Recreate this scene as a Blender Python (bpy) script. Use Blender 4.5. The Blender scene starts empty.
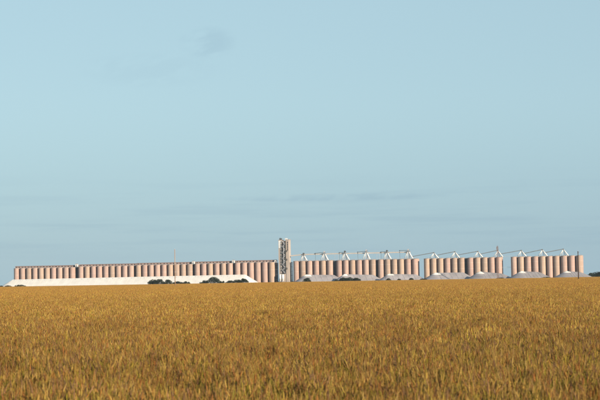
import bpy, math, random
from mathutils import Matrix, Vector, noise

R = math.radians
rnd = random.Random(7)
scene = bpy.context.scene
C = scene.collection

# ------------------------------------------------------------------ camera
CAM_Z = 2.0
cam_d = bpy.data.cameras.new('camera')
cam_d.lens = 100.0
cam_d.sensor_width = 36.0
cam_d.clip_start = 0.5
cam_d.clip_end = 30000.0
cam_d.dof.use_dof = True
cam_d.dof.focus_distance = 900.0
cam_d.dof.aperture_fstop = 6.5
cam = bpy.data.objects.new('camera', cam_d)
C.objects.link(cam)
cam.matrix_world = (Matrix.Translation((0, 0, CAM_Z)) @ Matrix.Rotation(R(90 + 2.776), 4, 'X')
                    @ Matrix.Rotation(R(-0.955), 4, 'Z'))
scene.camera = cam

# ------------------------------------------------------------------ sky, sun, exposure
SUN_ELEV = R(16.0)
SUN_AZ = R(44.0)                      # to the right of straight behind the camera
sun_vec = Vector((math.sin(SUN_AZ) * math.cos(SUN_ELEV), -math.cos(SUN_AZ) * math.cos(SUN_ELEV), math.sin(SUN_ELEV)))
sun_d = bpy.data.lights.new('sun', 'SUN')
sun_d.energy = 5.0
sun_d.angle = R(0.53)
sun_d.color = (1.0, 0.84, 0.66)
sun = bpy.data.objects.new('sun', sun_d)
sun.rotation_euler = sun_vec.to_track_quat('Z', 'Y').to_euler()
C.objects.link(sun)

world = bpy.data.worlds.new('World')
scene.world = world
world.use_nodes = True
wn, wl = world.node_tree.nodes, world.node_tree.links
wn.clear()


def N(nodes, kind, **kw):
    n = nodes.new(kind)
    for k, v in kw.items():
        setattr(n, k, v)
    return n


def wmath(op, a, b=None, clamp=False):
    n = N(wn, 'ShaderNodeMath', operation=op, use_clamp=clamp)
    for i, v in enumerate((a, b)):
        if v is None:
            continue
        if isinstance(v, (int, float)):
            n.inputs[i].default_value = v
        else:
            wl.new(v, n.inputs[i])
    return n.outputs[0]


def wmap(v, a, b, c=0.0, d=1.0):
    n = N(wn, 'ShaderNodeMapRange', interpolation_type='SMOOTHSTEP')
    wl.new(v, n.inputs[0])
    for i, q in enumerate((a, b, c, d)):
        n.inputs[i + 1].default_value = q
    return n.outputs[0]


sky = N(wn, 'ShaderNodeTexSky', sky_type='NISHITA', sun_disc=False)
sky.sun_elevation = SUN_ELEV
sky.sun_rotation = math.pi - SUN_AZ
sky.altitude = 0
sky.air_density = 1.0
sky.dust_density = 0.6
sky.ozone_density = 3.0
wout = N(wn, 'ShaderNodeOutputWorld')
bg = N(wn, 'ShaderNodeBackground')
bg.inputs[1].default_value = 0.09
wl.new(bg.outputs[0], wout.inputs[0])
tc = N(wn, 'ShaderNodeTexCoord')
sep = N(wn, 'ShaderNodeSeparateXYZ')
wl.new(tc.outputs['Generated'], sep.inputs[0])
elev = sep.outputs['Z']                                  # sine of the elevation
azim = wmath('ARCTAN2', sep.outputs['X'], sep.outputs['Y'])
# thin, even veil of high haze over the clear sky
veil = N(wn, 'ShaderNodeMix', data_type='RGBA')
wl.new(wmap(elev, 0.15, 0.75, 0.78, 0.15), veil.inputs[0])     # the veil thins out overhead
wl.new(sky.outputs[0], veil.inputs[6])
veil.inputs[7].default_value = (4.08, 5.84, 6.4, 1)
# faint streaks of far cloud
comb = N(wn, 'ShaderNodeCombineXYZ')
wl.new(wmath('MULTIPLY', azim, 9.0), comb.inputs[0])
wl.new(wmath('MULTIPLY', elev, 160.0), comb.inputs[1])
nz = N(wn, 'ShaderNodeTexNoise')
nz.inputs['Scale'].default_value = 1.0
nz.inputs['Detail'].default_value = 4.0
nz.inputs['Roughness'].default_value = 0.55
wl.new(comb.outputs[0], nz.inputs['Vector'])
band = wmath('MULTIPLY', wmap(elev, 0.005, 0.03), wmap(elev, 0.075, 0.035))
streak = wmath('MULTIPLY', wmap(nz.outputs[0], 0.44, 0.66), band)
low = wmap(elev, 0.115, 0.01)
comb2 = N(wn, 'ShaderNodeCombineXYZ')
wl.new(wmath('MULTIPLY', azim, 55.0), comb2.inputs[0])
wl.new(wmath('ADD', wmath('MULTIPLY', elev, 150.0), wmath('MULTIPLY', azim, -40.0)), comb2.inputs[1])
nz2 = N(wn, 'ShaderNodeTexNoise')
nz2.inputs['Scale'].default_value = 1.0
nz2.inputs['Detail'].default_value = 5.0
wl.new(comb2.outputs[0], nz2.inputs['Vector'])


def puff(az, el, ra, re):
    d = wmath('ADD', wmath('POWER', wmath('DIVIDE', wmath('SUBTRACT', azim, az), ra), 2.0),
              wmath('POWER', wmath('DIVIDE', wmath('SUBTRACT', elev, el), re), 2.0))
    return wmath('MULTIPLY', wmap(d, 1.0, 0.0), wmap(nz2.outputs[0], 0.36, 0.56))


wisps = wmath('ADD', puff(-0.054, 0.143, 0.02, 0.011), wmath('MULTIPLY', puff(-0.09, 0.127, 0.05, 0.012), 0.35))
streak2 = wmath('MULTIPLY', puff(0.02, 0.0497, 0.085, 0.0028), 0.8)
dark = wmath('ADD', wmath('ADD', wmath('MULTIPLY', streak, 0.10), wmath('MULTIPLY', wisps, 0.17)),
             wmath('ADD', wmath('MULTIPLY', low, 0.31), wmath('MULTIPLY', streak2, 0.14)))
dark = wmath('ADD', dark, wmap(azim, -0.2, 0.35, 0.0, 0.12))     # slightly duller air towards the right
grey = N(wn, 'ShaderNodeMix', data_type='RGBA')
wl.new(dark, grey.inputs[0])
wl.new(veil.outputs[2], grey.inputs[6])
grey.inputs[7].default_value = (1.78, 2.82, 3.9, 1)
wl.new(grey.outputs[2], bg.inputs[0])

scene.view_settings.view_transform = 'Standard'
scene.view_settings.look = 'None'
scene.view_settings.gamma = 1.0
scene.view_settings.exposure = 0.42
scene.cycles.volume_bounces = 1
scene.cycles.max_bounces = 6


# ------------------------------------------------------------------ materials
def mat(name, col, rough=0.85, col2=None, scale=1.0, stretch=(1, 1, 1), bump=0.0, bscale=None, metallic=0.0,
        tint=False, fac=(0.35, 0.65), detail=5.0, spec=0.3):
    m = bpy.data.materials.new(name)
    m.use_nodes = True
    n, l = m.node_tree.nodes, m.node_tree.links
    b = n['Principled BSDF']
    b.inputs['Roughness'].default_value = rough
    b.inputs['Metallic'].default_value = metallic
    b.inputs['Specular IOR Level'].default_value = spec
    b.inputs['Base Color'].default_value = (*col, 1)
    out = None
    if col2 or bump:
        tco = n.new('ShaderNodeTexCoord')
        mp = n.new('ShaderNodeMapping')
        mp.inputs['Scale'].default_value = stretch
        l.new(tco.outputs['Object'], mp.inputs[0])
        oi = n.new('ShaderNodeObjectInfo')
        ad = n.new('ShaderNodeVectorMath')
        ad.operation = 'ADD'
        l.new(mp.outputs[0], ad.inputs[0])
        mu = n.new('ShaderNodeMath')
        mu.operation = 'MULTIPLY'
        mu.inputs[1].default_value = 100.0
        l.new(oi.outputs['Random'], mu.inputs[0])
        l.new(mu.outputs[0], ad.inputs[1])
        t = n.new('ShaderNodeTexNoise')
        t.inputs['Scale'].default_value = scale
        t.inputs['Detail'].default_value = detail
        l.new(ad.outputs[0], t.inputs['Vector'])
        if col2:
            r = n.new('ShaderNodeMapRange')
            r.inputs[1].default_value, r.inputs[2].default_value = fac
            l.new(t.outputs[0], r.inputs[0])
            x = n.new('ShaderNodeMix')
            x.data_type = 'RGBA'
            l.new(r.outputs[0], x.inputs[0])
            x.inputs[6].default_value = (*col, 1)
            x.inputs[7].default_value = (*col2, 1)
            out = x.outputs[2]
        if bump:
            bp = n.new('ShaderNodeBump')
            bp.inputs['Strength'].default_value = bump
            l.new(t.outputs[0], bp.inputs['Height'])
            l.new(bp.outputs[0], b.inputs['Normal'])
    if tint:
        oi2 = n.new('ShaderNodeObjectInfo')
        x2 = n.new('ShaderNodeMix')
        x2.data_type = 'RGBA'
        x2.blend_type = 'MULTIPLY'
        x2.inputs[0].default_value = 1.0
        if out:
            l.new(out, x2.inputs[6])
        else:
            x2.inputs[6].default_value = (*col, 1)
        l.new(oi2.outputs['Color'], x2.inputs[7])
        out = x2.outputs[2]
    if out:
        l.new(out, b.inputs['Base Color'])
    return m


M = {
    'soil': mat('soil', (0.06, 0.042, 0.028), 0.95, (0.10, 0.075, 0.045), 0.4, bump=0.5),
    'concrete': mat('silo_concrete', (0.51, 0.385, 0.325), 0.9, (0.43, 0.325, 0.275), 0.6, (1, 1, 0.10), tint=True, fac=(0.38, 0.6)),
    'slab': mat('roof_slab_concrete', (0.44, 0.36, 0.30), 0.9, (0.34, 0.27, 0.23), 0.3),
    'band': mat('pour_band_concrete', (0.56, 0.46, 0.40), 0.9, (0.48, 0.40, 0.34), 0.3),
    'gallery': mat('gallery_cladding', (0.40, 0.29, 0.25), 0.8, (0.33, 0.24, 0.21), 0.5),
    'opening': mat('dark_opening', (0.03, 0.03, 0.035), 0.6),
    'white': mat('white_paint', (0.78, 0.77, 0.74), 0.5, (0.68, 0.67, 0.64), 0.4),
    'galv': mat('galvanised_steel', (0.62, 0.62, 0.63), 0.42, (0.5, 0.5, 0.52), 0.8, metallic=0.25),
    'steel': mat('painted_dark_steel', (0.07, 0.09, 0.10), 0.55, (0.11, 0.12, 0.12), 0.6),
    'tan': mat('tan_cladding', (0.60, 0.53, 0.46), 0.75, (0.50, 0.44, 0.38), 0.4),
    'casing': mat('weathered_conveyor_casing', (0.15, 0.17, 0.175), 0.6, (0.22, 0.235, 0.235), 0.5),
    'rust': mat('primer_steel', (0.26, 0.15, 0.11), 0.7, (0.18, 0.11, 0.085), 0.8),
    'tower': mat('tower_concrete', (0.50, 0.43, 0.37), 0.9, (0.40, 0.345, 0.30), 0.25, (1, 1, 0.2)),
    'tarp_white': mat('white_tarpaulin', (0.87, 0.825, 0.74), 0.6, (0.79, 0.745, 0.66), 0.12, bump=0.25),
    'tarp_grey': mat('grey_tarpaulin', (0.37, 0.345, 0.34), 0.6, (0.29, 0.27, 0.265), 0.12, bump=0.3, tint=True),
    'seam': mat('tarpaulin_seam', (0.80, 0.75, 0.66), 0.7),
    'wall': mat('retaining_wall_panel', (0.42, 0.41, 0.40), 0.8, (0.33, 0.32, 0.31), 0.4),
    'wood_pale': mat('weathered_pale_timber', (0.42, 0.28, 0.19), 0.9, (0.34, 0.22, 0.15), 1.5, (1, 1, 0.1)),
    'wood_dark': mat('creosoted_timber', (0.06, 0.045, 0.04), 0.9, (0.09, 0.065, 0.055), 1.5, (1, 1, 0.1)),
    'bark': mat('bark', (0.07, 0.05, 0.035), 0.95, (0.11, 0.085, 0.06), 3.0),
    'glass': mat('dark_window_glass', (0.02, 0.025, 0.03), 0.1, spec=0.5),
}


def leaf_material(name, a, b):
    m = mat(name, a, 0.7, b, 0.9)
    n, l = m.node_tree.nodes, m.node_tree.links
    pr = n['Principled BSDF']
    tr = n.new('ShaderNodeBsdfTranslucent')
    mx = n.new('ShaderNodeMixShader')
    mx.inputs[0].default_value = 0.25
    src = pr.inputs['Base Color'].links[0].from_socket
    l.new(src, tr.inputs['Color'])
    l.new(pr.outputs[0], mx.inputs[1])
    l.new(tr.outputs[0], mx.inputs[2])
    l.new(mx.outputs[0], n['Material Output'].inputs['Surface'])
    return m


M['leaf'] = leaf_material('dark_foliage', (0.028, 0.045, 0.022), (0.045, 0.065, 0.028))
M['leaf2'] = leaf_material('dry_foliage', (0.045, 0.055, 0.028), (0.065, 0.07, 0.03))


def wheat_material():
    m = bpy.data.materials.new('ripening_wheat')
    m.use_nodes = True
    n, l = m.node_tree.nodes, m.node_tree.links
    pr = n['Principled BSDF']
    pr.inputs['Roughness'].default_value = 0.65
    pr.inputs['Specular IOR Level'].default_value = 0.2
    at = n.new('ShaderNodeAttribute')
    at.attribute_name = 'col'
    # broad patches of riper and greener crop across the field
    geo = n.new('ShaderNodeNewGeometry')
    mp = n.new('ShaderNodeMapping')
    mp.inputs['Scale'].default_value = (1.6, 0.45, 0.0)
    l.new(geo.outputs['Position'], mp.inputs[0])
    t = n.new('ShaderNodeTexNoise')
    t.inputs['Scale'].default_value = 0.5
    t.inputs['Detail'].default_value = 6
    t.inputs['Roughness'].default_value = 0.62
    l.new(mp.outputs[0], t.inputs['Vector'])
    r = n.new('ShaderNodeMapRange')
    r.inputs[1].default_value, r.inputs[2].default_value = 0.36, 0.66
    l.new(t.outputs[0], r.inputs[0])
    x = n.new('ShaderNodeMix')
    x.data_type = 'RGBA'
    x.blend_type = 'MULTIPLY'
    x.inputs[0].default_value = 1.0
    tone = n.new('ShaderNodeMix')
    tone.data_type = 'RGBA'
    tone.inputs[6].default_value = (0.80, 0.77, 0.74, 1)
    tone.inputs[7].default_value = (1.12, 1.16, 1.14, 1)
    l.new(r.outputs[0], tone.inputs[0])
    l.new(at.outputs['Color'], x.inputs[6])
    l.new(tone.outputs[2], x.inputs[7])
    l.new(x.outputs[2], pr.inputs['Base Color'])
    tr = n.new('ShaderNodeBsdfTranslucent')
    l.new(x.outputs[2], tr.inputs['Color'])
    mx = n.new('ShaderNodeMixShader')
    mx.inputs[0].default_value = 0.12
    l.new(pr.outputs[0], mx.inputs[1])
    l.new(tr.outputs[0], mx.inputs[2])
    l.new(mx.outputs[0], n['Material Output'].inputs['Surface'])
    return m


M['wheat'] = wheat_material()


# ------------------------------------------------------------------ mesh helpers
class MB:
    def __init__(self):
        self.v, self.f = [], []

    def add(self, vs, fs):
        o = len(self.v)
        self.v += [tuple(p) for p in vs]
        self.f += [tuple(i + o for i in q) for q in fs]
        return self

    def box(self, x0, x1, y0, y1, z0, z1):
        return self.add([(x0, y0, z0), (x1, y0, z0), (x1, y1, z0), (x0, y1, z0),
                         (x0, y0, z1), (x1, y0, z1), (x1, y1, z1), (x0, y1, z1)],
                        [(0, 3, 2, 1), (4, 5, 6, 7), (0, 1, 5, 4), (1, 2, 6, 5), (2, 3, 7, 6), (3, 0, 4, 7)])

    def cyl(self, cx, cy, z0, z1, r0, r1=None, n=32, cap=True):
        r1 = r0 if r1 is None else r1
        a = [(cx + r0 * math.cos(2 * math.pi * i / n), cy + r0 * math.sin(2 * math.pi * i / n), z0) for i in range(n)]
        b = [(cx + r1 * math.cos(2 * math.pi * i / n), cy + r1 * math.sin(2 * math.pi * i / n), z1) for i in range(n)]
        f = [(i, (i + 1) % n, n + (i + 1) % n, n + i) for i in range(n)]
        if cap:
            f += [tuple(range(n - 1, -1, -1)), tuple(range(n, 2 * n))]
        return self.add(a + b, f)

    def tube(self, p, q, r0, r1=None, n=6, cap=True):
        p, q = Vector(p), Vector(q)
        r1 = r0 if r1 is None else r1
        d = (q - p).normalized()
        up = Vector((0, 0, 1)) if abs(d.z) < 0.95 else Vector((1, 0, 0))
        s = d.cross(up).normalized()
        u = s.cross(d)
        vs = []
        for c, r in ((p, r0), (q, r1)):
            for i in range(n):
                a = 2 * math.pi * (i + 0.5) / n
                vs.append(c + (s * math.cos(a) + u * math.sin(a)) * r)
        f = [(i, (i + 1) % n, n + (i + 1) % n, n + i) for i in range(n)]
        if cap:
            f += [tuple(range(n - 1, -1, -1)), tuple(range(n, 2 * n))]
        return self.add(vs, f)

    def bar(self, p, q, w):
        return self.tube(p, q, w * 0.707, n=4)

    def mesh(self, name, material, smooth=False):
        me = bpy.data.meshes.new(name)
        me.from_pydata(self.v, [], self.f)
        me.materials.append(material)
        if smooth:
            me.polygons.foreach_set('use_smooth', [len(p.vertices) < 5 for p in me.polygons])
        me.update()
        return me

    def build(self, name, material, parent=None, smooth=False):
        return link(name, self.mesh(name, material, smooth), parent)


def link(name, me, parent=None):
    o = bpy.data.objects.new(name, me)
    C.objects.link(o)
    o.parent = parent
    return o


def tag(o, label, cat, group=None):
    o['label'] = label
    o['category'] = cat
    if group:
        o['group'] = group
    return o


# the silo row runs from far left to near right; t = metres along it, off = metres in front of it
ROW = R(15.1)
ROW_Y = 2245.0
ca, sa = math.cos(ROW), math.sin(ROW)


def row_point(t, off=0.0, z=0.0):
    return Vector((t * ca - off * sa, ROW_Y - t * sa - off * ca, z))


def thing(name, label, cat, t, off=0.0, z=0.0, group=None, turn=0.0):
    o = bpy.data.objects.new(name, None)
    C.objects.link(o)
    o.location = row_point(t, off, z)
    o.rotation_euler = (0, 0, -ROW + turn)
    return tag(o, label, cat, group)


# ------------------------------------------------------------------ ground and field
def swell(x, y):
    """gentle lie of the crop: low rolls and thinner streaks"""
    a = noise.noise(Vector((x * 0.02 + 3.1, y * 0.035, 0.0))) * 0.10
    b = noise.noise(Vector((x * 0.008 - 7.0, y * 0.012, 4.0))) * 0.12
    g = min(1.0, max(0.15, y / 90.0))
    return (a + b) * g


g = MB()
g.add([(-9000, -300, 0), (9000, -300, 0), (9000, 14000, 0), (-9000, 14000, 0)], [(0, 1, 2, 3)])
ground = g.build('ground', M['soil'])
ground['kind'] = 'structure'

FIELD_END = 1650.0


def canopy_material():
    m = mat('wheat_canopy_far', (0.37, 0.22, 0.055), 0.9, (0.27, 0.15, 0.038), 0.5, (0.6, 0.2, 1), bump=0.0, spec=0.1)
    return m


rows, cols = 230, 70
vs, fs = [], []
for i in range(rows + 1):
    y = 95.0 * (FIELD_END / 95.0) ** (i / rows)
    for j in range(cols + 1):
        x = (j / cols * 2 - 1) * (0.34 * y + 60)
        z = (0.70 + swell(x, y)) * min(1.0, (y - 94.0) / 60.0) + rnd.uniform(-0.07, 0.07)
        if i == 0 or i == rows or j in (0, cols):
            z = 0.02
        z = max(z, 0.02)
        vs.append((x + rnd.uniform(-.2, .2) * (0 < j < cols), y, z))
for i in range(rows):
    for j in range(cols):
        a = i * (cols + 1) + j
        fs.append((a, a + 1, a + cols + 2, a + cols + 1))
field = MB().add(vs, fs).build('wheat_field', canopy_material())
field['kind'] = 'structure'

# wheat plants: a few tufts of stems, spread by the thousand
PAL_HEAD = [(0.44, 0.25, 0.055), (0.36, 0.188, 0.043), (0.52, 0.325, 0.075), (0.27, 0.128, 0.036), (0.50, 0.315, 0.09),
            (0.40, 0.16, 0.037), (0.27, 0.142, 0.066), (0.40, 0.275, 0.045)]
PAL_STEM = [(0.52, 0.38, 0.04), (0.36, 0.30, 0.03), (0.22, 0.225, 0.03), (0.56, 0.41, 0.06), (0.25, 0.138, 0.038)]
PAL_LEAF = [(0.36, 0.33, 0.04), (0.10, 0.115, 0.022), (0.28, 0.20, 0.042), (0.16, 0.08, 0.035), (0.075, 0.045, 0.03),
            (0.06, 0.042, 0.026)]


class WB(MB):
    def __init__(self):
        super().__init__()
        self.c = []
        self.seed = rnd.uniform(0, 500)
        self.ripe = 1.0

    def lift(self, x, y):
        return 0.17 * noise.noise(Vector((x * 2.4 + self.seed, y * 2.4, 0.5)))

    def thick(self, x, y):
        """how thickly the crop stands here: clumps with thin spots between"""
        q = noise.noise(Vector((x * 2.8 - self.seed, y * 2.8, 9.5)))
        return min(1.0, max(0.03, 0.5 + 2.4 * q))

    def paint(self, col):
        k = rnd.uniform(0.5, 1.4) * self.ripe
        self.c += [(col[0] * k, col[1] * k, col[2] * k, 1.0)] * (len(self.v) - len(self.c))

    def finish(self, name):
        me = self.mesh(name, M['wheat'])
        at = me.attributes.new('col', 'FLOAT_COLOR', 'POINT')
        at.data.foreach_set('color', [q for c in self.c for q in c])
        return me

    def blade(self, p, d, side, ln, w, droop):
        """thin leaf bending over"""
        q1 = p + d * ln * 0.5
        q2 = q1 + (d * 0.6 + Vector((0, 0, -droop))) * ln * 0.5
        self.add([p - side * w, p + side * w, q1 + side * w * .8, q1 - side * w * .8, q2],
                 [(0, 1, 2, 3), (3, 2, 4)])


def wheat_stem(b, x, y, lod):
    h = rnd.gauss(0.80, 0.06) + b.lift(x, y)
    ta, tl = rnd.uniform(0, 6.283), abs(rnd.gauss(0, 0.09))
    base = Vector((x, y, 0))
    dirn = Vector((math.cos(ta) * tl, math.sin(ta) * tl, 1)).normalized()
    top = base + dirn * h
    na = rnd.uniform(0, 6.283)
    nod = rnd.choice([0.1, 0.2, 0.35, 0.6])
    hd = (dirn + Vector((math.cos(na), math.sin(na), 0)) * nod).normalized()
    hl = rnd.uniform(0.065, 0.095)
    hw = rnd.uniform(0.0052, 0.0078)
    ph = rnd.uniform(0, 3.14)
    side = Vector((math.cos(ph), math.sin(ph), 0))
    if lod == 0:
        b.tube(base, top, 0.0022, 0.0015, n=3, cap=False)
        b.paint(rnd.choice(PAL_STEM))
        # ear: spindle of five rings with stepped spikelets
        up = hd
        s1 = up.cross(Vector((0.3, 0.9, 0.1))).normalized()
        s2 = up.cross(s1)
        prof = [0.25, 0.95, 0.8, 1.0, 0.72, 0.85, 0.3]
        rings = []
        n = 5
        for k, pr in enumerate(prof):
            c = top + up * hl * k / (len(prof) - 1)
            for i in range(n):
                a = 2 * math.pi * i / n + (k % 2) * 0.6
                rings.append(c + (s1 * math.cos(a) + s2 * math.sin(a) * 0.8) * hw * pr)
        f = []
        for k in range(len(prof) - 1):
            for i in range(n):
                f.append((k * n + i, k * n + (i + 1) % n, (k + 1) * n + (i + 1) % n, (k + 1) * n + i))
        hc = rnd.choice(PAL_HEAD)
        b.add(rings, f)
        b.paint(hc)
        for k in range(9):
            a = rnd.uniform(0, 6.283)
            p = top + up * hl * rnd.uniform(0.15, 0.95)
            o = s1 * math.cos(a) + s2 * math.sin(a)
            q = p + (up + o * rnd.uniform(0.15, 0.4)) * rnd.uniform(0.05, 0.085)
            w = o.cross(up).normalized() * 0.0011
            b.add([p - w, p + w, q], [(0, 1, 2)])
        b.paint((hc[0] * 1.1, hc[1] * 1.15, hc[2] * 1.3))
        for k in range(rnd.choice([1, 2, 3])):
            a = rnd.uniform(0, 6.283)
            o = Vector((math.cos(a), math.sin(a), rnd.uniform(0.6, 2.2))).normalized()
            b.blade(base + dirn * h * rnd.uniform(0.45, 0.88), o, Vector((-math.sin(a), math.cos(a), 0)),
                    rnd.uniform(0.10, 0.20), rnd.uniform(0.003, 0.0055), rnd.uniform(0.1, 1.0))
            b.paint(rnd.choice(PAL_LEAF))
    else:
        s = (1.0, 1.2, 2.2, 5.0)[lod]
        w = side * 0.0025 * s
        p0 = base + dirn * h * 0.45
        b.add([p0 - w, p0 + w, top + w, top - w], [(0, 1, 2, 3)])
        b.paint(rnd.choice(PAL_STEM))
        hw *= s
        mid = top + hd * hl * 0.45
        tip = top + hd * hl * 1.25
        s2 = hd.cross(side).normalized()
        b.add([top, mid + side * hw, mid + s2 * hw, mid - side * hw, mid - s2 * hw, tip],
              [(0, 2, 1), (0, 3, 2), (0, 4, 3), (0, 1, 4), (5, 1, 2), (5, 2, 3), (5, 3, 4), (5, 4, 1)])
        b.paint(rnd.choice(PAL_HEAD))
        if lod == 1 or rnd.random() < .4:
            a = rnd.uniform(0, 6.283)
            o = Vector((math.cos(a), math.sin(a), rnd.uniform(0.6, 2.2))).normalized()
            b.blade(base + dirn * h * rnd.uniform(0.5, 0.9), o, Vector((-math.sin(a), math.cos(a), 0)),
                    rnd.uniform(0.12, 0.22), 0.006 * s, rnd.uniform(0.1, 1.0))
            b.paint(rnd.choice(PAL_LEAF))


tufts = bpy.data.collections.new('wheat_tufts')
LODS = [(8, 1.1, 215), (5, 1.2, 290), (4, 3.2, 620), (4, 6.4, 650)]
k = 0
first = []
for lod, (nv, size, cnt) in enumerate(LODS):
    first.append(k)
    for _ in range(nv):
        b = WB()
        b.ripe = (0.82, 1.0, 1.04, 1.04)[lod]          # nearest tufts darker, the far ones slightly paler
        for _ in range(cnt):
            for _try in range(6):
                x, y = rnd.uniform(-size / 2, size / 2), rnd.uniform(-size / 2, size / 2)
                if rnd.random() < b.thick(x, y):
                    break
            else:
                continue
            wheat_stem(b, x, y, lod)
        o = bpy.data.objects.new('wheat_tuft_%02d' % k, b.finish('wheat_tuft'))
        tufts.objects.link(o)
        k += 1

pts, p_idx, p_rot, p_scl = [], [], [], []


def sow(y0, y1, step, lod, fade_in=None, fade_out=None):
    y = y0
    while y < y1:
        half = 0.235 * y + 2.0
        x = -half + rnd.uniform(0, step)
        while x < half:
            px, py = x + rnd.uniform(-.12, .12) * step, y + rnd.uniform(-.12, .12) * step
            x += step
            f = 1.0
            if fade_out and py > fade_out:
                f = 1 - (py - fade_out) / (y1 - fade_out)
            if fade_in and py < fade_in:
                f = (py - y0) / (fade_in - y0)
            if rnd.random() > max(0.0, f) ** 0.6:
                continue
            pts.append((px, py, min(swell(px, py), 0.2) + rnd.uniform(-.02, .02)))
            p_idx.append(first[lod] + rnd.randrange(LODS[lod][0]))
            p_rot.append(rnd.randrange(4) * math.pi / 2 + rnd.uniform(-.1, .1))
            p_scl.append(rnd.uniform(0.94, 1.06))
        y += step


sow(7.0, 60.0, 1.0, 0, fade_out=28.0)
sow(28.0, 150.0, 1.1, 1, fade_in=60.0, fade_out=110.0)
sow(108.0, 640.0, 3.0, 2, fade_in=150.0, fade_out=560.0)
sow(560.0, 1640.0, 6.0, 3, fade_in=640.0)
me = bpy.data.meshes.new('wheat')
me.from_pydata(pts, [], [])
me.attributes.new('idx', 'INT', 'POINT').data.foreach_set('value', p_idx)
me.attributes.new('rot', 'FLOAT', 'POINT').data.foreach_set('value', p_rot)
me.attributes.new('scl', 'FLOAT', 'POINT').data.foreach_set('value', p_scl)
wheat = link('wheat', me)
wheat['kind'] = 'stuff'
tag(wheat, 'ripened golden brown wheat filling the foreground field', 'wheat')
ng = bpy.data.node_groups.new('sow_wheat', 'GeometryNodeTree')
ng.interface.new_socket('Geometry', in_out='INPUT', socket_type='NodeSocketGeometry')
ng.interface.new_socket('Geometry', in_out='OUTPUT', socket_type='NodeSocketGeometry')
gi, go = ng.nodes.new('NodeGroupInput'), ng.nodes.new('NodeGroupOutput')
ci = ng.nodes.new('GeometryNodeCollectionInfo')
ci.inputs['Collection'].default_value = tufts
ci.inputs['Separate Children'].default_value = True
ci.inputs['Reset Children'].default_value = True
iop = ng.nodes.new('GeometryNodeInstanceOnPoints')
iop.inputs['Pick Instance'].default_value = True


def named(nm, ty):
    q = ng.nodes.new('GeometryNodeInputNamedAttribute')
    q.data_type = ty
    q.inputs['Name'].default_value = nm
    return q.outputs['Attribute']


cx = ng.nodes.new('ShaderNodeCombineXYZ')
ng.links.new(named('rot', 'FLOAT'), cx.inputs['Z'])
ng.links.new(gi.outputs[0], iop.inputs['Points'])
ng.links.new(ci.outputs[0], iop.inputs['Instance'])
ng.links.new(named('idx', 'INT'), iop.inputs['Instance Index'])
ng.links.new(cx.outputs[0], iop.inputs['Rotation'])
ng.links.new(named('scl', 'FLOAT'), iop.inputs['Scale'])
ng.links.new(iop.outputs[0], go.inputs[0])
wheat.modifiers.new('sow', 'NODES').node_group = ng

# ------------------------------------------------------------------ silos
ORD = ['first', 'second', 'third', 'fourth', 'fifth', 'sixth', 'seventh', 'eighth', 'ninth', 'tenth']
# start, end (metres along the row), count, height, gallery on top, where
BANKS = [
    (-419.6, -326.9, 10, 26.2, True, 'the leftmost silo bank'),
    (-321.9, -239.5, 9, 26.9, True, 'the fourth bank left of the tall tower'),
    (-236.6, -153.8, 9, 27.3, True, 'the third bank left of the tall tower'),
    (-150.9, -96.1, 6, 27.6, True, 'the second bank left of the tall tower'),
    (-93.2, -37.0, 6, 27.9, True, 'the bank left beside the tall tower'),
    (-10.6, 44.1, 6, 28.6, False, 'the bank right beside the tall tower'),
    (49.2, 102.8, 6, 28.5, False, 'the second bank right of the tall tower'),
    (106.1, 159.9, 6, 28.5, False, 'the third bank right of the tall tower'),
    (168.0, 221.9, 6, 28.5, False, 'the fourth bank right of the tall tower'),
    (226.2, 271.2, 5, 28.5, False, 'the fifth bank right of the tall tower'),
    (283.0, 337.4, 6, 28.5, False, 'the sixth bank right of the tall tower'),
    (338.1, 375.4, 4, 28.6, False, 'the rightmost silo bank'),
]
TINTS = [(1.0, 0.93, 0.92), (1.02, 1.0, 0.90), (1.0, 0.96, 0.94), (0.94, 0.93, 0.86), (1.05, 0.97, 0.95), (0.98, 0.92, 0.92)]


def silo_meshes(r, h, galleried):
    w = MB()
    n = 40
    w.cyl(0, 0, 0, h - 0.5, r, n=n, cap=False)
    roof = MB()
    roof.cyl(0, 0, h - 0.5, h, r + 0.12, n=n)
    if not galleried:
        roof.cyl(0, 0, h, h + 0.5, r * 0.55, r * 0.2, n=20)
        roof.cyl(r * .6, -r * .3, h, h + 0.9, 0.35, n=10)
    bands = []
    for z in ((h * 0.5, h * 0.76) if not galleried else (h * 0.62,)):
        bnd = MB()
        bnd.cyl(0, 0, z, z + 0.35, r + 0.035, n=n, cap=False)
        bands.append(bnd.mesh('band', M['band'], True))
    return w.mesh('wall', M['concrete'], True), roof.mesh('roof', M['slab']), bands


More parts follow.
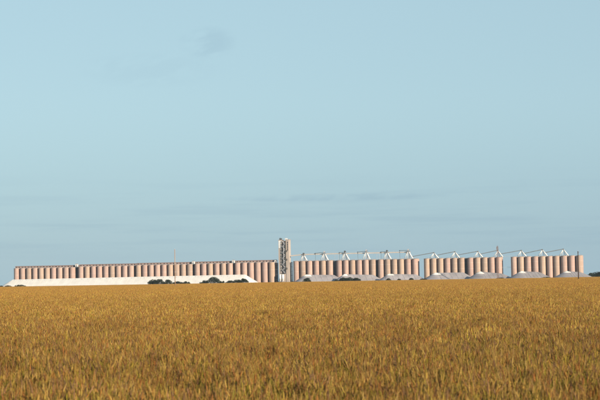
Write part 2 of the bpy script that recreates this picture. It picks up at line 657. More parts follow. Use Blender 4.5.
for bi, (t0, t1, n, h, gal, where) in enumerate(BANKS):
    r = (t1 - t0) / n * 0.425
    pitch = (t1 - t0 - 2 * r) / (n - 1)
    wm, rm, bm_ = silo_meshes(r, h, gal)
    grp = 'silos of ' + where
    lm = MB().box(r * 0.6, pitch - r * 0.6, r * 0.95, r * 0.95 + 0.3, 0, h - 0.05).mesh('link_wall', M['concrete'])
    spots = [(t0 + r + pitch * i, 0.0, 'tan concrete silo, %s from left, in %s' % (ORD[i], where)) for i in range(n)]
    spots.append((t1 - r, -pitch, 'silo peeking out behind right end of ' + where))
    for t, off, lab in spots:
        s = thing('grain_silo', lab, 'silo', t, off, 0, grp)
        w = link('wall', wm, s)
        k = rnd.uniform(0.93, 1.05)
        c = rnd.choice(TINTS)
        w.color = (c[0] * k, c[1] * k, c[2] * k, 1)
        link('roof', rm, s)
        for q in bm_:
            link('band', q, s)
        if off == 0 and t + r + 1 < t1:
            link('link_wall', lm, s)
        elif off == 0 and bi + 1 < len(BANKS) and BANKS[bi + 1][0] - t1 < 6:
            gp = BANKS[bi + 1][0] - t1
            MB().box(r * 0.55, 2 * r + gp - r * 0.6, r * 1.1, r * 1.1 + 0.3, 0, h - 0.3).build('gap_shade', M['steel'], s)  # dark sheet standing in for the deep shade between two banks

# rooftop galleries of the left banks
for bi in range(5):
    t0, t1, n, h, gal, where = BANKS[bi]
    t1e = BANKS[bi + 1][0] if bi < 4 else t1
    L = t1e - t0
    ga = thing('roof_gallery', 'low brownish conveyor gallery along the top of ' + where, 'conveyor gallery', t0, -4.5, h, 'rooftop galleries')
    wb = MB().box(0.6, L - 0.05, -2.2, 2.2, 0.25, 2.5)
    wall = wb.build('wall', M['gallery'], ga)
    MB().add([(0.3, -2.6, 2.5), (L - 0.02, -2.6, 2.5), (L - 0.02, 2.6, 2.5), (0.3, 2.6, 2.5), (0.3, 0, 3.1), (L - 0.02, 0, 3.1)],
             [(0, 1, 5, 4), (2, 3, 4, 5), (0, 4, 3), (1, 2, 5), (0, 3, 2, 1)]).build('roof', M['gallery'], ga)
    nw = int(L / 4.6)
    for i in range(nw):
        x = (i + 0.5) * L / nw
        MB().box(x - 1.0, x + 1.0, -2.26, -2.1, 0.8, 2.0).build('window', M['opening'], ga)
    nf = int(L / 3.07)
    for i in range(nf):
        x = (i + 0.3) * L / nf + 0.6
        MB().box(x - 0.15, x + 0.15, -2.4, -2.2, 0, 2.5).build('post', M['slab'], ga)
for t, h, lab in ((-325.0, 26.9, 'small white rooftop hut between the leftmost two silo banks'),
                  (-153.0, 27.6, 'small white rooftop hut over the gap between third and second bank left of tower'),
                  (-95.5, 27.9, 'small white rooftop hut between the two banks nearest left of tower'),
                  (-35.6, 27.0, 'white rooftop hut with dark top right beside the tall tower')):
    hu = thing('rooftop_hut', lab, 'hut', t, -1.0, h, 'rooftop huts')
    w_ = 1.6
    MB().box(-w_, w_, -1.6, 1.6, 0, 3.3).build('wall', M['white'], hu)
    MB().add([(-w_ - .2, -1.8, 3.3), (w_ + .2, -1.8, 3.3), (w_ + .2, 1.8, 3.3), (-w_ - .2, 1.8, 3.3), (-w_ - .2, 0, 4.0), (w_ + .2, 0, 4.0)],
             [(0, 1, 5, 4), (2, 3, 4, 5), (0, 4, 3), (1, 2, 5), (0, 3, 2, 1)]).build('roof', M['slab'] if t < -40 else M['steel'], hu)
    MB().box(-.5, .5, -1.66, -1.58, 0.1, 2.1).build('door', M['opening'], hu)
    for x in (-1.3, 1.3):
        MB().bar((x, -1.2, -3), (x, -1.2, 0), 0.3).build('leg', M['steel'], hu)

# ------------------------------------------------------------------ tall elevator tower
tw = thing('elevator_tower', 'tall concrete grain elevator tower with dark steel stair recess between silo banks', 'tower', -30.4, 3.0)
TH = 57.0
wl_ = MB().box(0, 4.5, 0, 9.5, 0, TH)
s1_ = wl_.build('shaft', M['tower'], tw)
s1_['label'] = 'left concrete shaft'
s2_ = MB().box(10.3, 14.4, 0, 9.5, 0, TH + 0.4).build('shaft', M['tower'], tw)
s2_['label'] = 'right concrete shaft'
MB().box(4.5, 10.3, 7.5, 9.4, 0, TH - 1.0).build('back_wall', M['tower'], tw)
MB().box(4.5, 10.3, 0.4, 7.5, 0, 12.2).build('plinth_block', M['tower'], tw)
MB().box(4.5, 10.3, 0.6, 7.5, TH - 1.2, TH - 0.6).build('bridge_floor', M['slab'], tw)
MB().box(0.3, 3.6, -0.5, -0.02, 46.5, TH - 0.5).build('upper_panel', M['white'], tw)
# roof gear
rf = MB().box(-0.25, 5.1, -0.25, 9.7, TH, TH + 0.6).build('roof_slab', M['slab'], tw)
MB().box(0.8, 3.4, 2, 6, TH + 0.6, TH + 3.0).build('machine_house', M['steel'], rf)
MB().tube((1.4, 4, TH + 3), (1.4, 4, TH + 4.6), 0.12).build('vent_pipe', M['steel'], rf)
MB().tube((4.2, 4, TH + .6), (4.2, 4, TH + 2.4), 0.1).build('vent_pipe', M['steel'], rf)
rf = MB().box(9.95, 14.65, -0.25, 9.7, TH + 0.4, TH + 1.0).build('roof_slab', M['slab'], tw)
MB().box(8.8, 11.4, 1, 5, TH + 1.0, TH + 2.6).build('machine_house', M['white'], rf)
for i in range(3):
    MB().tube((12 + i, 0.3, TH + 1), (12 + i, 0.3, TH + 2), 0.05, n=4).build('railing_post', M['galv'], rf)
MB().bar((12, 0.3, TH + 2), (14.0, 0.3, TH + 2), 0.1).build('rail', M['galv'], rf)
# windows of the right shaft
for i in range(5):
    z = TH - 2.4 - i * 2.5
    wdw = MB().box(12.1, 13.4, -0.1, 0.1, z - 1.4, z + 0.3).build('window', M['glass'], tw)
    MB().box(11.9, 13.6, -0.28, -0.03, z - 1.65, z - 1.42).build('sill', M['slab'], wdw)
for z in (41.5, 30.0, 18.0):
    bl = MB().box(10.2, 12.6, -1.6, 0.0, z, z + 0.2).build('balcony', M['steel'], tw)
    MB().box(10.8, 11.8, -0.06, 0.06, z + 0.2, z + 2.2).build('door', M['opening'], bl)
    q = MB()
    for p in (((10.2, -1.6, z + 1.2), (12.6, -1.6, z + 1.2)), ((10.2, -1.6, z), (10.2, -1.6, z + 1.2)), ((12.6, -1.6, z), (12.6, -1.6, z + 1.2)), ((11.4, -1.6, z), (11.4, -1.6, z + 1.2))):
        q.bar(*p, 0.08)
    q.build('railing', M['steel'], bl)
# steel frame, flights of stairs and leg casings in the recess
for x in (4.9, 9.9):
    MB().bar((x, -1.5, 12.2), (x, -1.5, TH - 1.2), 0.3).build('column', M['steel'], tw)
nlev = 11
for i in range(nlev):
    z0 = 12.4 + i * (TH - 14) / nlev
    z1 = z0 + (TH - 14) / nlev
    MB().box(4.6, 10.2, -1.5, 0.9, z0, z0 + 0.18).build('landing', M['steel'], tw)
    a, b_ = (5.0, 9.8) if i % 2 else (9.8, 5.0)
    fl = MB()
    fl.add([(a, -1.3, z0 + .2), (b_, -1.3, z1), (b_, -1.3, z1 + .9), (a, -1.3, z0 + 1.1), (a, -.3, z0 + .2), (b_, -.3, z1), (b_, -.3, z1 + .9), (a, -.3, z0 + 1.1)],
           [(0, 1, 2, 3), (4, 7, 6, 5), (0, 4, 5, 1), (3, 2, 6, 7), (0, 3, 7, 4), (1, 5, 6, 2)])
    fl.build('stair_flight', M['galv'], tw)
    MB().bar((b_, -1.5, z0), (a, -1.5, z1), 0.22).build('brace', M['steel'], tw)
for x, m in ((6.3, 'galv'), (8.1, 'steel')):
    MB().box(x, x + 0.9, 1.2, 2.2, 12.2, TH - 1.2).build('leg_casing', M[m], tw)
MB().bar((7.6, -1.9, 25), (7.6, -1.9, 49), 0.6).build('downpipe', M['galv'], tw)
# pair of white load-out tanks at the foot
for x in (2.4, 6.2):
    tk = MB().cyl(x, -2.4, 2.4, 10.8, 1.65, n=24)
    tk.cyl(x, -2.4, 10.8, 11.3, 1.65, 0.4, n=24)
    tk.cyl(x, -2.4, 1.2, 2.4, 0.5, 1.65, n=24)
    tk = tk.build('load_out_tank', M['white'], tw, True)
    for dx in (-1.2, 1.2):
        MB().bar((x + dx, -3.3, 0), (x + dx, -3.3, 3.6), 0.25).build('leg', M['galv'], tk)
lh = thing('slot_shade', 'dark block standing in for shade in the slot left of the tall tower', 'shade block', -34.6, -2.5)  # added block, its dark colour replaces the shade of the slot
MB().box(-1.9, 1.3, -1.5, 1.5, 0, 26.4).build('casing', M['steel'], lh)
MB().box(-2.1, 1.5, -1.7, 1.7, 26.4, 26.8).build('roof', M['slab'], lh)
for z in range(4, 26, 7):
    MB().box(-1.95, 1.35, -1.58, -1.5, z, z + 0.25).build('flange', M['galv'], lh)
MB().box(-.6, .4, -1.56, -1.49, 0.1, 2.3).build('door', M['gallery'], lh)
# steel pipe rack between tower and the right banks
pr = thing('pipe_rack', 'narrow blue grey steel pipe rack in the slot right of the tall tower', 'pipe rack', -13.3, -1.0)
for x in (-0.95, 0.0, 0.95):
    MB().tube((x, 0, 0), (x, 0, 27.5), 0.3 if x else 0.42, n=12).build('riser_pipe', M['galv' if x else 'steel'], pr, True)
for z in range(3, 28, 6):
    MB().box(-1.35, 1.35, -0.55, -0.4, z, z + 0.3).build('clamp', M['steel'], pr)

# ------------------------------------------------------------------ roof machinery of the right banks
def bank_height(t):
    for t0, t1, n, h, gal, w in BANKS:
        if t0 - 3 <= t <= t1 + 3:
            return h
    return 28.5


NEAR = ['nearest the tall tower', 'second from the tall tower', 'third from the tall tower', 'fourth from the tall tower',
        'fifth from the tall tower', 'sixth from the tall tower']
DT = [(3.4, 39.4), (32.2, 41.2), (60.7, 41.2), (90.0, 42.0), (118.1, 40.8), (146.9, 41.6)]
for i, (t, zt) in enumerate(DT):
    H = 28.5
    d = thing('distributor_tower', 'steel distributor tower with white spouts on silo roofs, ' + NEAR[i], 'spout tower', t, -1.0, H, 'roof distributor towers')
    z = zt - H
    for x in (-1.1, 1.1):
        for y in (-1.1, 1.1):
            MB().bar((x, y, 0), (x, y, z - 1.4), 0.26).build('leg', M['galv'], d)
    lv = 3
    for k in range(lv):
        a, b_ = k * (z - 2.2) / lv, (k + 1) * (z - 2.2) / lv
        for y in (-1.1, 1.1):
            MB().bar((-1.1, y, a), (1.1, y, b_), 0.14).build('brace', M['galv'], d)
            MB().bar((-1.1, y, b_), (1.1, y, b_), 0.14).build('brace', M['galv'], d)
    MB().box(-2.9, -1.5, -1.2, 1.2, z - 5.6 - (i % 3) * .5, z - 4.2).build('diverter_box', M['casing'], d)
    MB().box(1.5, 2.5 + (i % 2) * .6, -1.0, 1.0, z - 5.0, z - 3.4).build('dust_hood', M['galv'], d)
    pl = MB().box(-2.4, 2.8, -1.7, 1.7, z - 3.4, z - 3.1).build('platform', M['steel'], d)
    q = MB()
    for x in (-2.0, -0.5, 1.0, 2.4):
        q.bar((x, -1.7, z - 3.15), (x, -1.7, z - 2.0), 0.08)
    q.bar((-2.0, -1.7, z - 2.0), (2.4, -1.7, z - 2.0), 0.08)
    q.build('railing', M['steel'], pl)
    hd = MB().box(-1.0, 0.9, -1.0, 1.0, z - 1.7, z + 0.1)
    hd.cyl(0, 0, z - 3.1, z - 1.7, 0.35, 0.95, n=12)
    hd.build('drive_head', M['steel' if i % 2 == 0 else 'galv'], d)
    MB().box(0.95, 1.7, -.4, .4, z - 1.5, z - 0.9).build('motor', M['steel'], d)
    for x, wd, yy in ((-4.9, .5, -1.2), (5.2 + (i % 3) * .5, .95, -1.4), (-1.9 + (i % 2) * .6, .35, -2.2), (2.4, .36, 1.8)):
        MB().tube((x * 0.08, -0.6, z - 3.0), (x, yy, 0.15), wd, n=8).build('spout', M['white'], d, True)

# long level conveyor joining them to the tower
cv = thing('conveyor_bridge', 'long level tan conveyor bridge from the tall tower above three silo banks', 'conveyor', -16.2, -2.0, 0)
Lc = 163.1
cb = MB()
zA, zB = 35.6, 37.0
segs = [(0, 35.0), (19.6, 36.6), (62.6, 36.8), (106.6, 36.7), (Lc, 36.9)]
for (x0, z0), (x1, z1) in zip(segs, segs[1:]):
    cb = MB()
    cb.add([(x0, -.7, z0), (x1, -.7, z1), (x1, .7, z1), (x0, .7, z0), (x0, -.7, z0 + 1.35), (x1, -.7, z1 + 1.35), (x1, .7, z1 + 1.35), (x0, .7, z0 + 1.35)],
           [(0, 3, 2, 1), (4, 5, 6, 7), (0, 1, 5, 4), (1, 2, 6, 5), (2, 3, 7, 6), (3, 0, 4, 7)])
    cb.build('conveyor_span', M['tan'], cv)
    q = MB()
    q.bar((x0, -0.85, z0 + 1.9), (x1, -0.85, z1 + 1.9), 0.07)
    m_ = int((x1 - x0) / 3)
    for k in range(m_):
        u = (k + .5) / m_
        xx, zz = x0 + (x1 - x0) * u, z0 + (z1 - z0) * u
        q.bar((xx, -0.85, zz + 1), (xx, -0.85, zz + 1.9), 0.06)
    q.build('railing', M['galv'], cv)
for x in (35.8, 62.8, 67.6, 94.5, 120.4, 123.8, 151.6):
    MB().bar((x, -.3, 28.5), (x, -.3, 36.8), 0.26).build('support_post', M['galv'], cv)
for i, (ta, tb, z0, z1) in enumerate(((19.6, 32.0, 38.2, 39.4), (78.3, 90.0, 38.8, 39.7), (135.4, 147.0, 39.5, 39.6), (53.0, 60.5, 38.6, 38.9), (110, 118.0, 38.2, 38.8))):
    du = thing('drag_conveyor', 'short dark upper conveyor running left from the roof spout tower ' + [NEAR[1], NEAR[3], NEAR[5], NEAR[2], NEAR[4]][i], 'conveyor', ta, -1.0, 0, 'short upper conveyors')
    L = tb - ta
    MB().add([(0, -.35, z0), (L, -.35, z1), (L, .35, z1), (0, .35, z0), (0, -.35, z0 + .55), (L, -.35, z1 + .55), (L, .35, z1 + .55), (0, .35, z0 + .55)],
             [(0, 3, 2, 1), (4, 5, 6, 7), (0, 1, 5, 4), (1, 2, 6, 5), (2, 3, 7, 6), (3, 0, 4, 7)]).build('casing', M['steel'], du)
    MB().bar((0.2, 0, 28.6), (0.2, 0, z0), 0.24).build('support_post', M['steel'], du)
    MB().box(-.6, .5, -.5, .5, z0 - .3, z0 + .8).build('drive_box', M['steel'], du)

for t0, t1, lab in ((-10.0, 44.0, 'pale railed walkway on the roofs of the bank right beside the tall tower'),
                    (49.6, 102.4, 'pale railed walkway on the roofs of the second bank right of tower'),
                    (106.5, 159.5, 'pale railed walkway on the roofs of the third bank right of tower')):
    wk = thing('roof_walkway', lab, 'walkway', t0, 2.6, 28.5, 'roof walkways')
    L = t1 - t0
    MB().box(0, L, -.45, .45, 0.3, 0.45).build('deck', M['galv'], wk)
    q = MB()
    for zz in (0.95, 1.5):
        q.bar((0, -.45, zz), (L, -.45, zz), 0.09)
    for k in range(int(L / 2.4)):
        q.bar((k * 2.4 + .6, -.45, 0.02), (k * 2.4 + .6, -.45, 1.5), 0.09)
    q.build('railing', M['galv'], wk)

# inclined conveyors of the far right banks
INC = [(153.5, 31.8, 181.1, 36.2), (187.0, 33.0, 209.0, 36.9), (213.6, 32.5, 239.5, 36.7), (244.0, 33.2, 265.8, 37.4),
       (270.3, 32.7, 296.4, 36.8), (301.5, 32.8, 323.7, 37.2), (328.8, 33.5, 350.7, 37.3)]
NTH = ['leftmost', 'second', 'third', 'fourth', 'fifth', 'sixth', 'rightmost']
for i, (ta, z0, tb, z1) in enumerate(INC):
    L = tb - ta
    lab = ('%s of the seven dark sloping conveyors over the right silo banks' if i in (0, 6) else '%s from left of the seven dark sloping conveyors over the right silo banks') % NTH[i]
    ic = thing('inclined_conveyor', lab, 'conveyor', ta, -1.0, 0, 'sloping roof conveyors')
    MB().add([(0, -.4, z0 - .45), (L, -.4, z1 - .45), (L, .4, z1 - .45), (0, .4, z0 - .45), (0, -.4, z0 + .45), (L, -.4, z1 + .45), (L, .4, z1 + .45), (0, .4, z0 + .45)],
             [(0, 3, 2, 1), (4, 5, 6, 7), (0, 1, 5, 4), (1, 2, 6, 5), (2, 3, 7, 6), (3, 0, 4, 7)]).build('casing', M['casing'], ic)
    MB().box(-.7, .5, -.6, .6, z0 - .7, z0 + .6).build('boot', M['casing'], ic)
    MB().box(L - .4, L + 1.0, -.6, .6, z1 - 1.1, z1 + .6).build('drive_head', M['casing'], ic)
    MB().bar((0.1, 0, 28.6), (0.1, 0, z0 - .6), 0.2).build('support_post', M['galv'], ic)
    xh = L + 0.4
    for x, wd, yy in ((-5.6, .5, -.8), (6.2, .8, -.8), (-2.4, .28, -1.6), (2.2, .3, 1.6)):
        MB().tube((xh + x * 0.06, -0.2, z1 - 1.0), (xh + x, yy, 28.65), wd, n=8).build('spout', M['white'], ic, True)
    for x in (-1, 1):
        MB().bar((xh + x * 1.3, .6, 28.6), (xh + x * .4, .6, z1 - 1.0), 0.16).build('leg', M['galv'], ic)

# footbridges across the gap of the right banks
for z, lab in ((28.9, 'upper thin steel footbridge across the wide gap between right silo banks'), (14.6, 'lower thin steel pipe bridge across the wide gap between right silo banks')):
    fb = thing('footbridge', lab, 'footbridge', 270.9, -1.5, z)
    MB().box(-1.5, 13.5, -.5, .5, 0, 0.18).build('deck', M['galv'], fb)
    q = MB()
    q.bar((-1.5, -.5, 1.1), (13.5, -.5, 1.1), 0.08)
    for k in range(6):
        q.bar((-1.2 + k * 2.9, -.5, 0.1), (-1.2 + k * 2.9, -.5, 1.1), 0.07)
    q.build('railing', M['galv'], fb)


# ------------------------------------------------------------------ covered grain piles
def pile_surface(L, zl, zr, rad, lift=0.0, top=1.0, x_from=None, x_to=None, n=14, lev=8, seed=0):
    """long heap with rounded ends: outline points times height levels; ridge from x=0 to x=L"""
    out = []
    for i in range(n + 1):
        a = math.pi / 2 + math.pi * i / n
        out.append((0.0, math.cos(a), math.sin(a)))
    m = max(4, int(L / 4))
    for i in range(1, m):
        out.append((L * i / m, 0.0, -1.0))
    for i in range(n + 1):
        a = -math.pi / 2 + math.pi * i / n
        out.append((L, math.cos(a), math.sin(a)))
    for i in range(1, m):
        out.append((L * (1 - i / m), 0.0, 1.0))
    vs_, fs_ = [], []
    K = len(out)
    for k in range(lev + 1):
        u = k / lev * top                 # 0 at the ridge
        for x, cx_, cy_ in out:
            hz = zl + (zr - zl) * x / max(L, .01)
            rr = rad * u * (hz / max(zl, zr)) ** 0.5
            z = hz * (1 - u ** 1.06) + lift
            p = Vector((x + cx_ * rr, cy_ * rr, z))
            z += 0.22 * noise.noise(p * 0.22 + Vector((seed, 0, 0))) * math.sin(min(1, u * 4 + .3) * 1.57)
            vs_.append((p.x, p.y, max(z, 0.02 + lift)))
    for k in range(lev):
        for i in range(K):
            j = (i + 1) % K
            fs_.append((k * K + i, (k + 1) * K + i, (k + 1) * K + j, k * K + j))
    return vs_, fs_


# long white heap before the left banks
wb_ = thing('covered_grain_bunker', 'very long white tarpaulin covered grain bunker before the left silo banks', 'grain bunker', -408.0, 30.0)
LW = 338.0
v_, f_ = pile_surface(LW, 10.3, 11.6, 19.0, seed=3, n=16, lev=8)
MB().add(v_, f_).build('tarpaulin', M['tarp_white'], wb_, True)
for i in range(37):
    x = 4 + i * 9.15
    hz = 10.3 + 1.3 * x / LW
    b = MB()
    b.cyl(x, -3.0, hz * 0.84 - 0.3, hz * 0.84 + 0.6, 0.45, n=8)
    b.build('vent', M['wall'], wb_)
for i in range(0, 37):
    x = 8.5 + i * 9.15
    if x > LW:
        continue
    hz = 10.3 + 1.3 * x / LW
    b = MB()
    rr = 19.0 * (hz / 11.6) ** 0.5
    for k in range(6):
        u0, u1 = k / 6, (k + 1) / 6
        b.bar((x, -rr * u0, hz * (1 - u0 ** 1.06) + .12), (x, -rr * u1, hz * (1 - u1 ** 1.06) + .06), 0.12)
    b.build('seam', M['seam'], wb_)
b = MB().box(-10, LW + 10, -20.2, -19.8, 0, 0.5)
b.build('retaining_wall', M['seam'], wb_)

# grey heaps with white caps before the right banks
PILES = [  # apex t, apex z, ridge length along t, far z, base radius, tint, label
    (20.0, 9.9, 35.0, 8.9, 16.0, 1.0, 'grey covered grain pile with pale cap, first right of the tall tower'),
    (72.0, 9.6, 36.0, 8.2, 15.0, 1.05, 'grey covered grain pile with white cap behind the wide dark bush'),
    (131.0, 8.9, 34.0, 7.8, 14.5, 1.05, 'grey covered grain pile with pale cap, third right of the tall tower'),
    (192.0, 9.3, 35.0, 9.3, 17.0, 1.0, 'long grey covered grain pile with broad cream cap, fourth from the tall tower'),
    (250.0, 10.0, 28.0, 6.9, 18.0, 0.88, 'dark grey peaked grain pile with white cap, beside the lattice mast'),
    (303.0, 9.6, 22.0, 8.0, 18.0, 0.88, 'dark grey peaked grain pile with white cap, second from the right'),
    (360.0, 8.6, 17.0, 7.1, 18.0, 0.92, 'rightmost dark grey grain pile with white cap behind the dark pole'),
]
for i, (t, z, dl, zr, rad, tint, lab) in enumerate(PILES):
    L = dl * 1.10
    pl_ = thing('covered_grain_pile', lab, 'grain pile', t, 52.0, 0, 'grey grain piles', turn=ROW + R(14))
    v_, f_ = pile_surface(L, z, zr, rad, seed=i * 5 + 11)
    tp = MB().add(v_, f_).build('tarpaulin', M['tarp_grey'], pl_, True)
    tp.color = (tint, tint, tint * 1.01, 1)
    cap_l = (6.0, 3.0, 5.5, 6.0, 2.0, 2.5, 2.0)[i]
    v_, f_ = pile_surface(cap_l, z, z + (zr - z) * cap_l / L, rad, lift=0.14, top=(0.26, 0.28, 0.24, 0.3, 0.33, 0.3, 0.28)[i], seed=i * 5 + 11, lev=3)
    MB().add(v_, f_).build('cap_sheet', M['tarp_white'], pl_, True)
    for k in range(5):
        x = L * (k + 0.5) / 5
        hz = z + (zr - z) * x / L
        rr = rad * (hz / z) ** 0.5
        b = MB()
        for q in range(5):
            u0, u1 = q / 5, (q + 1) / 5
            b.bar((x, -rr * u0, hz * (1 - u0 ** 1.06) + .1), (x, -rr * u1, hz * (1 - u1 ** 1.06) + .1), 0.16)
        b.build('strap', M['tarp_grey'], pl_)
    b = MB()
    nn = 40
    b_pts = []
    for k in range(nn):
        a = 2 * math.pi * k / nn
        xx = (L if math.cos(a) > 0 else 0) + math.cos(a) * (rad + .3)
        b_pts.append((xx, math.sin(a) * (rad + .3)))
    for k in range(nn):
        p, q = b_pts[k], b_pts[(k + 1) % nn]
        b.bar((p[0], p[1], 0.5), (q[0], q[1], 0.5), 0.9)
    b.build('retaining_wall', M['wall'], pl_)


# ------------------------------------------------------------------ trees
def make_tree(t, off, h, w, label, dry=False, group='bushes and trees before the silos', low=0.12):
    o = thing('tree', label, 'tree', t, off, 0, group)
    rg = random.Random(int(t * 10) + 5000)
    tr = MB()
    lean = rg.uniform(-.04, .04) * h
    th = h * 0.5
    tr.tube((0, 0, 0), (lean, 0, th), 0.035 * h + .06, 0.02 * h + .03, n=7)
    lobes = []
    nl = max(6, int(w / h * 7) + 4)
    for k in range(nl):
        fx = (k + rg.uniform(0.1, 0.9)) / nl * 2 - 1
        rr = min(w * 0.22, h * 0.34) * rg.uniform(0.75, 1.15)
        x = fx * (w * 0.58 - rr * 0.7)
        y = rg.uniform(-.22, .22) * w
        dome = math.sqrt(max(0.0, 1 - 0.8 * fx * fx))
        zc = max(rr * 0.5, (h * dome - rr) * rg.choice([0.35, 0.7, 1.0, 1.0]))
        lobes.append((x, y, zc, rr))
        tr.tube((lean * .7, 0, th * rg.uniform(.2, .7)), (x, y, zc), 0.014 * h + .03, 0.006 * h + .01, n=5)
    tr.build('trunk', M['bark'], o, True)
    cr = MB()
    count = int(min(4200, 600 + 45 * w * h))
    ls = 0.16 + 0.022 * h
    for k in range(count):
        x, y, zc, rr = rg.choice(lobes)
        d = Vector((rg.gauss(0, 1), rg.gauss(0, 1), rg.gauss(0, 1))).normalized() * rr * rg.uniform(0.35, 1.0) ** 0.45
        d.z *= 0.85
        p = Vector((x, y, zc)) + d
        if p.z < 0.1:
            p.z = rg.uniform(0.1, 0.25 * h)
        a = Vector((rg.gauss(0, 1), rg.gauss(0, 1), rg.gauss(0, .7))).normalized()
        b = a.cross(Vector((rg.gauss(0, 1), rg.gauss(0, 1), rg.gauss(0, 1)))).normalized()
        s = ls * rg.uniform(0.6, 1.5)
        cr.add([p - a * s, p - b * s * .55, p + a * s, p + b * s * .55], [(0, 1, 2, 3)])
    cr.build('crown', M['leaf2' if dry else 'leaf'], o)
    return o


TREES = [
    (-404.5, 75, 2.7, 5.0, 'tiny dark bush at the far left edge of the field', True),
    (-394.1, 75, 2.9, 8.0, 'low dark bush at the left foot of the white bunker', True),
    (-376.3, 75, 3.6, 12.0, 'wide low dark bush before the left end of the white bunker', True),
    (-184.5, 75, 8.2, 12.0, 'leftmost round tree of the dark clump left of the pale pole', False),
    (-174.5, 77, 8.4, 12.5, 'middle tree of the dark clump left of the pale pole', False),
    (-164.0, 75, 7.4, 11.5, 'dark tree directly behind the pale pole', False),
    (-149.5, 75, 4.7, 11.5, 'low dark bush just right of the pale pole', False),
    (-138.5, 75, 4.4, 11.0, 'second low dark bush right of the pale pole', False),
    (-112.5, 75, 5.6, 10.0, 'low bush at the left flank of the big round tree', False),
    (-98.8, 76, 10.4, 15.0, 'big round dark tree before the white bunker', False),
    (-88.5, 74, 4.6, 6.5, 'small shrub at the right flank of the big round tree', False),
    (-76.8, 75, 4.6, 10.0, 'low left bush of the wedge shaped clump at the bunker end', False),
    (-66.5, 75, 6.0, 10.5, 'middle bush of the wedge shaped clump at the bunker end', False),
    (-58.0, 76, 7.2, 11.0, 'tallest right tree of the wedge shaped clump at the bunker end', False),
    (31.9, 90, 6.5, 8.8, 'small round dark tree before the first grey pile', False),
    (70.6, 90, 3.4, 5.2, 'little shrub at the left of the wide dark clump', False),
    (80.0, 90, 6.1, 10.5, 'left tree of the wide dark clump before second grey pile', False),
    (88.5, 91, 6.4, 10.5, 'middle tree of the wide dark clump before second grey pile', False),
    (97.0, 90, 5.3, 9.5, 'right tree of the wide dark clump before second grey pile', False),
    (139.2, 90, 3.7, 5.4, 'left shrub of three small ones before the third grey pile', True),
    (152.9, 90, 3.0, 4.2, 'middle shrub of three small ones before the third grey pile', True),
    (168.5, 90, 3.7, 5.4, 'right shrub of three small ones before the third grey pile', True),
    (184.7, 90, 2.7, 7.5, 'flat dark shrub at the left foot of the cream capped pile', True),
    (281.7, 90, 2.3, 8.5, 'flat dark shrub at the foot of the lattice mast', True),
    (339.4, 90, 2.2, 9.5, 'flat dark shrub between the two rightmost grey piles', True),
    (384.0, 30, 3.6, 9.0, 'low dark bush at the right foot of the rightmost pile', False),
    (383.5, -40, 7.0, 11.5, 'left tree of the dark clump at the right edge', False),
    (389.5, -45, 8.8, 12.5, 'taller tree of the dark clump at the right edge', False),
    (397.0, -42, 9.3, 13.0, 'dark tree cut off by the right edge of the picture', False),
]
for a in TREES:
    make_tree(a[0], a[1], a[2] * 0.95, a[3] * 1.12, a[4], a[5])

# ------------------------------------------------------------------ poles and mast
def pole(x, y, h, r, m, label, cross=False):
    o = bpy.data.objects.new('utility_pole', None)
    C.objects.link(o)
    o.location = (x, y, 0)
    tag(o, label, 'pole')
    MB().tube((0, 0, 0), (0, 0, h), r, r * 0.7, n=12).build('shaft', m, o, True)
    if cross:
        MB().box(-0.14, 0.14, -0.3, -0.1, h - 1.6, h - 0.9).build('junction_box', M['steel'], o)
        MB().tube((0, 0, h), (0, 0, h + 0.35), 0.05, 0.03, n=8).build('insulator', M['galv'], o)
        MB().tube((0.1, -.2, h - .6), (0.55, -.2, h - .3), 0.03, n=5).build('bracket', M['steel'], o)
    else:
        MB().tube((0, 0, h), (0, 0, h + 0.25), r * 0.75, 0.03, n=8).build('cap', M['galv'], o)
        for z in (3.0, 6.0, 9.0):
            MB().cyl(0, 0, z, z + 0.12, r * 1.08, n=12).build('strap_band', M['galv'], o)
    return o


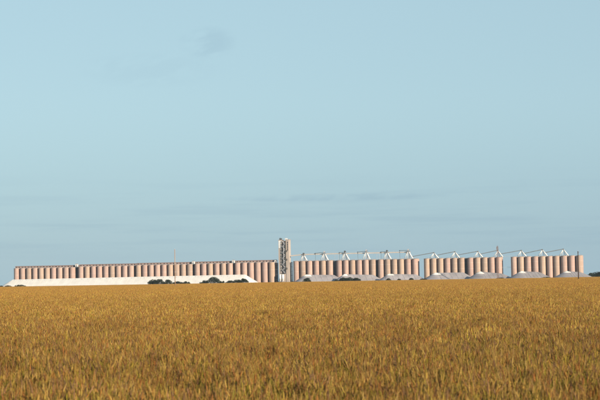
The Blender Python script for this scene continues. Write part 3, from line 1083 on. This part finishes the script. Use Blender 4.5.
pole(-46.9, 620.0, 14.5, 0.17, M['wood_pale'], 'thin pale tan pole standing before the white bunker')
pole(103.0, 620.0, 11.3, 0.22, M['wood_dark'], 'dark timber pole before the rightmost silo bank', True)
pole(75.9, 1500.0, 8.2, 0.16, M['wood_dark'], 'short thin dark post at the left foot of the third grey pile')

ms = thing('lattice_mast', 'slender brown lattice mast rising before the fifth bank right of tower', 'mast', 280.5, 100.0)
MHT = 41.3
for x, y in ((-.7, -.7), (.7, -.7), (.7, .7), (-.7, .7)):
    MB().bar((x * 1.3, y * 1.3, 0), (x * .8, y * .8, MHT), 0.16).build('leg', M['rust'], ms)
nb = 20
for k in range(nb):
    z0, z1 = MHT * k / nb, MHT * (k + 1) / nb
    s0 = .7 * (1.3 - .5 * k / nb)
    s1 = .7 * (1.3 - .5 * (k + 1) / nb)
    sg = 1 if k % 2 else -1
    b = MB()
    for y in (-1, 1):
        b.bar((-s0 * sg, s0 * y, z0), (s1 * sg, s1 * y, z1), 0.1)
        b.bar((s0 * y, -s0 * sg, z0), (s1 * y, s1 * sg, z1), 0.1)
        b.bar((-s1, s1 * y, z1), (s1, s1 * y, z1), 0.1)
    b.build('brace', M['rust'], ms)
MB().box(-1.0, 1.0, -1.0, 1.0, MHT - 8, MHT - 7.8).build('platform', M['rust'], ms)
for x in (-.75, .75):
    MB().box(x - .35, x + .35, -1.1, -.8, MHT - 5, MHT - 1).build('antenna_panel', M['rust'], ms)
MB().tube((0, 0, MHT), (0, 0, MHT + 1.6), 0.06, n=6).build('aerial', M['rust'], ms)

# ------------------------------------------------------------------ haze
HZ = bpy.data.materials.new('haze')
HZ.use_nodes = True
hn = HZ.node_tree.nodes
hn.clear()
ho = hn.new('ShaderNodeOutputMaterial')
hv = hn.new('ShaderNodeVolumePrincipled')
hv.inputs['Color'].default_value = (0.68, 0.82, 1.0, 1)
hv.inputs['Density'].default_value = 2.8e-5
hv.inputs['Anisotropy'].default_value = 0.2
HZ.node_tree.links.new(hv.outputs[0], ho.inputs['Volume'])
haze = MB().box(-3500, 3500, -250, 4200, -1.0, 66.0).build('haze', HZ)
haze['kind'] = 'stuff'
tag(haze, 'thin bluish haze in the air over the plain', 'haze')
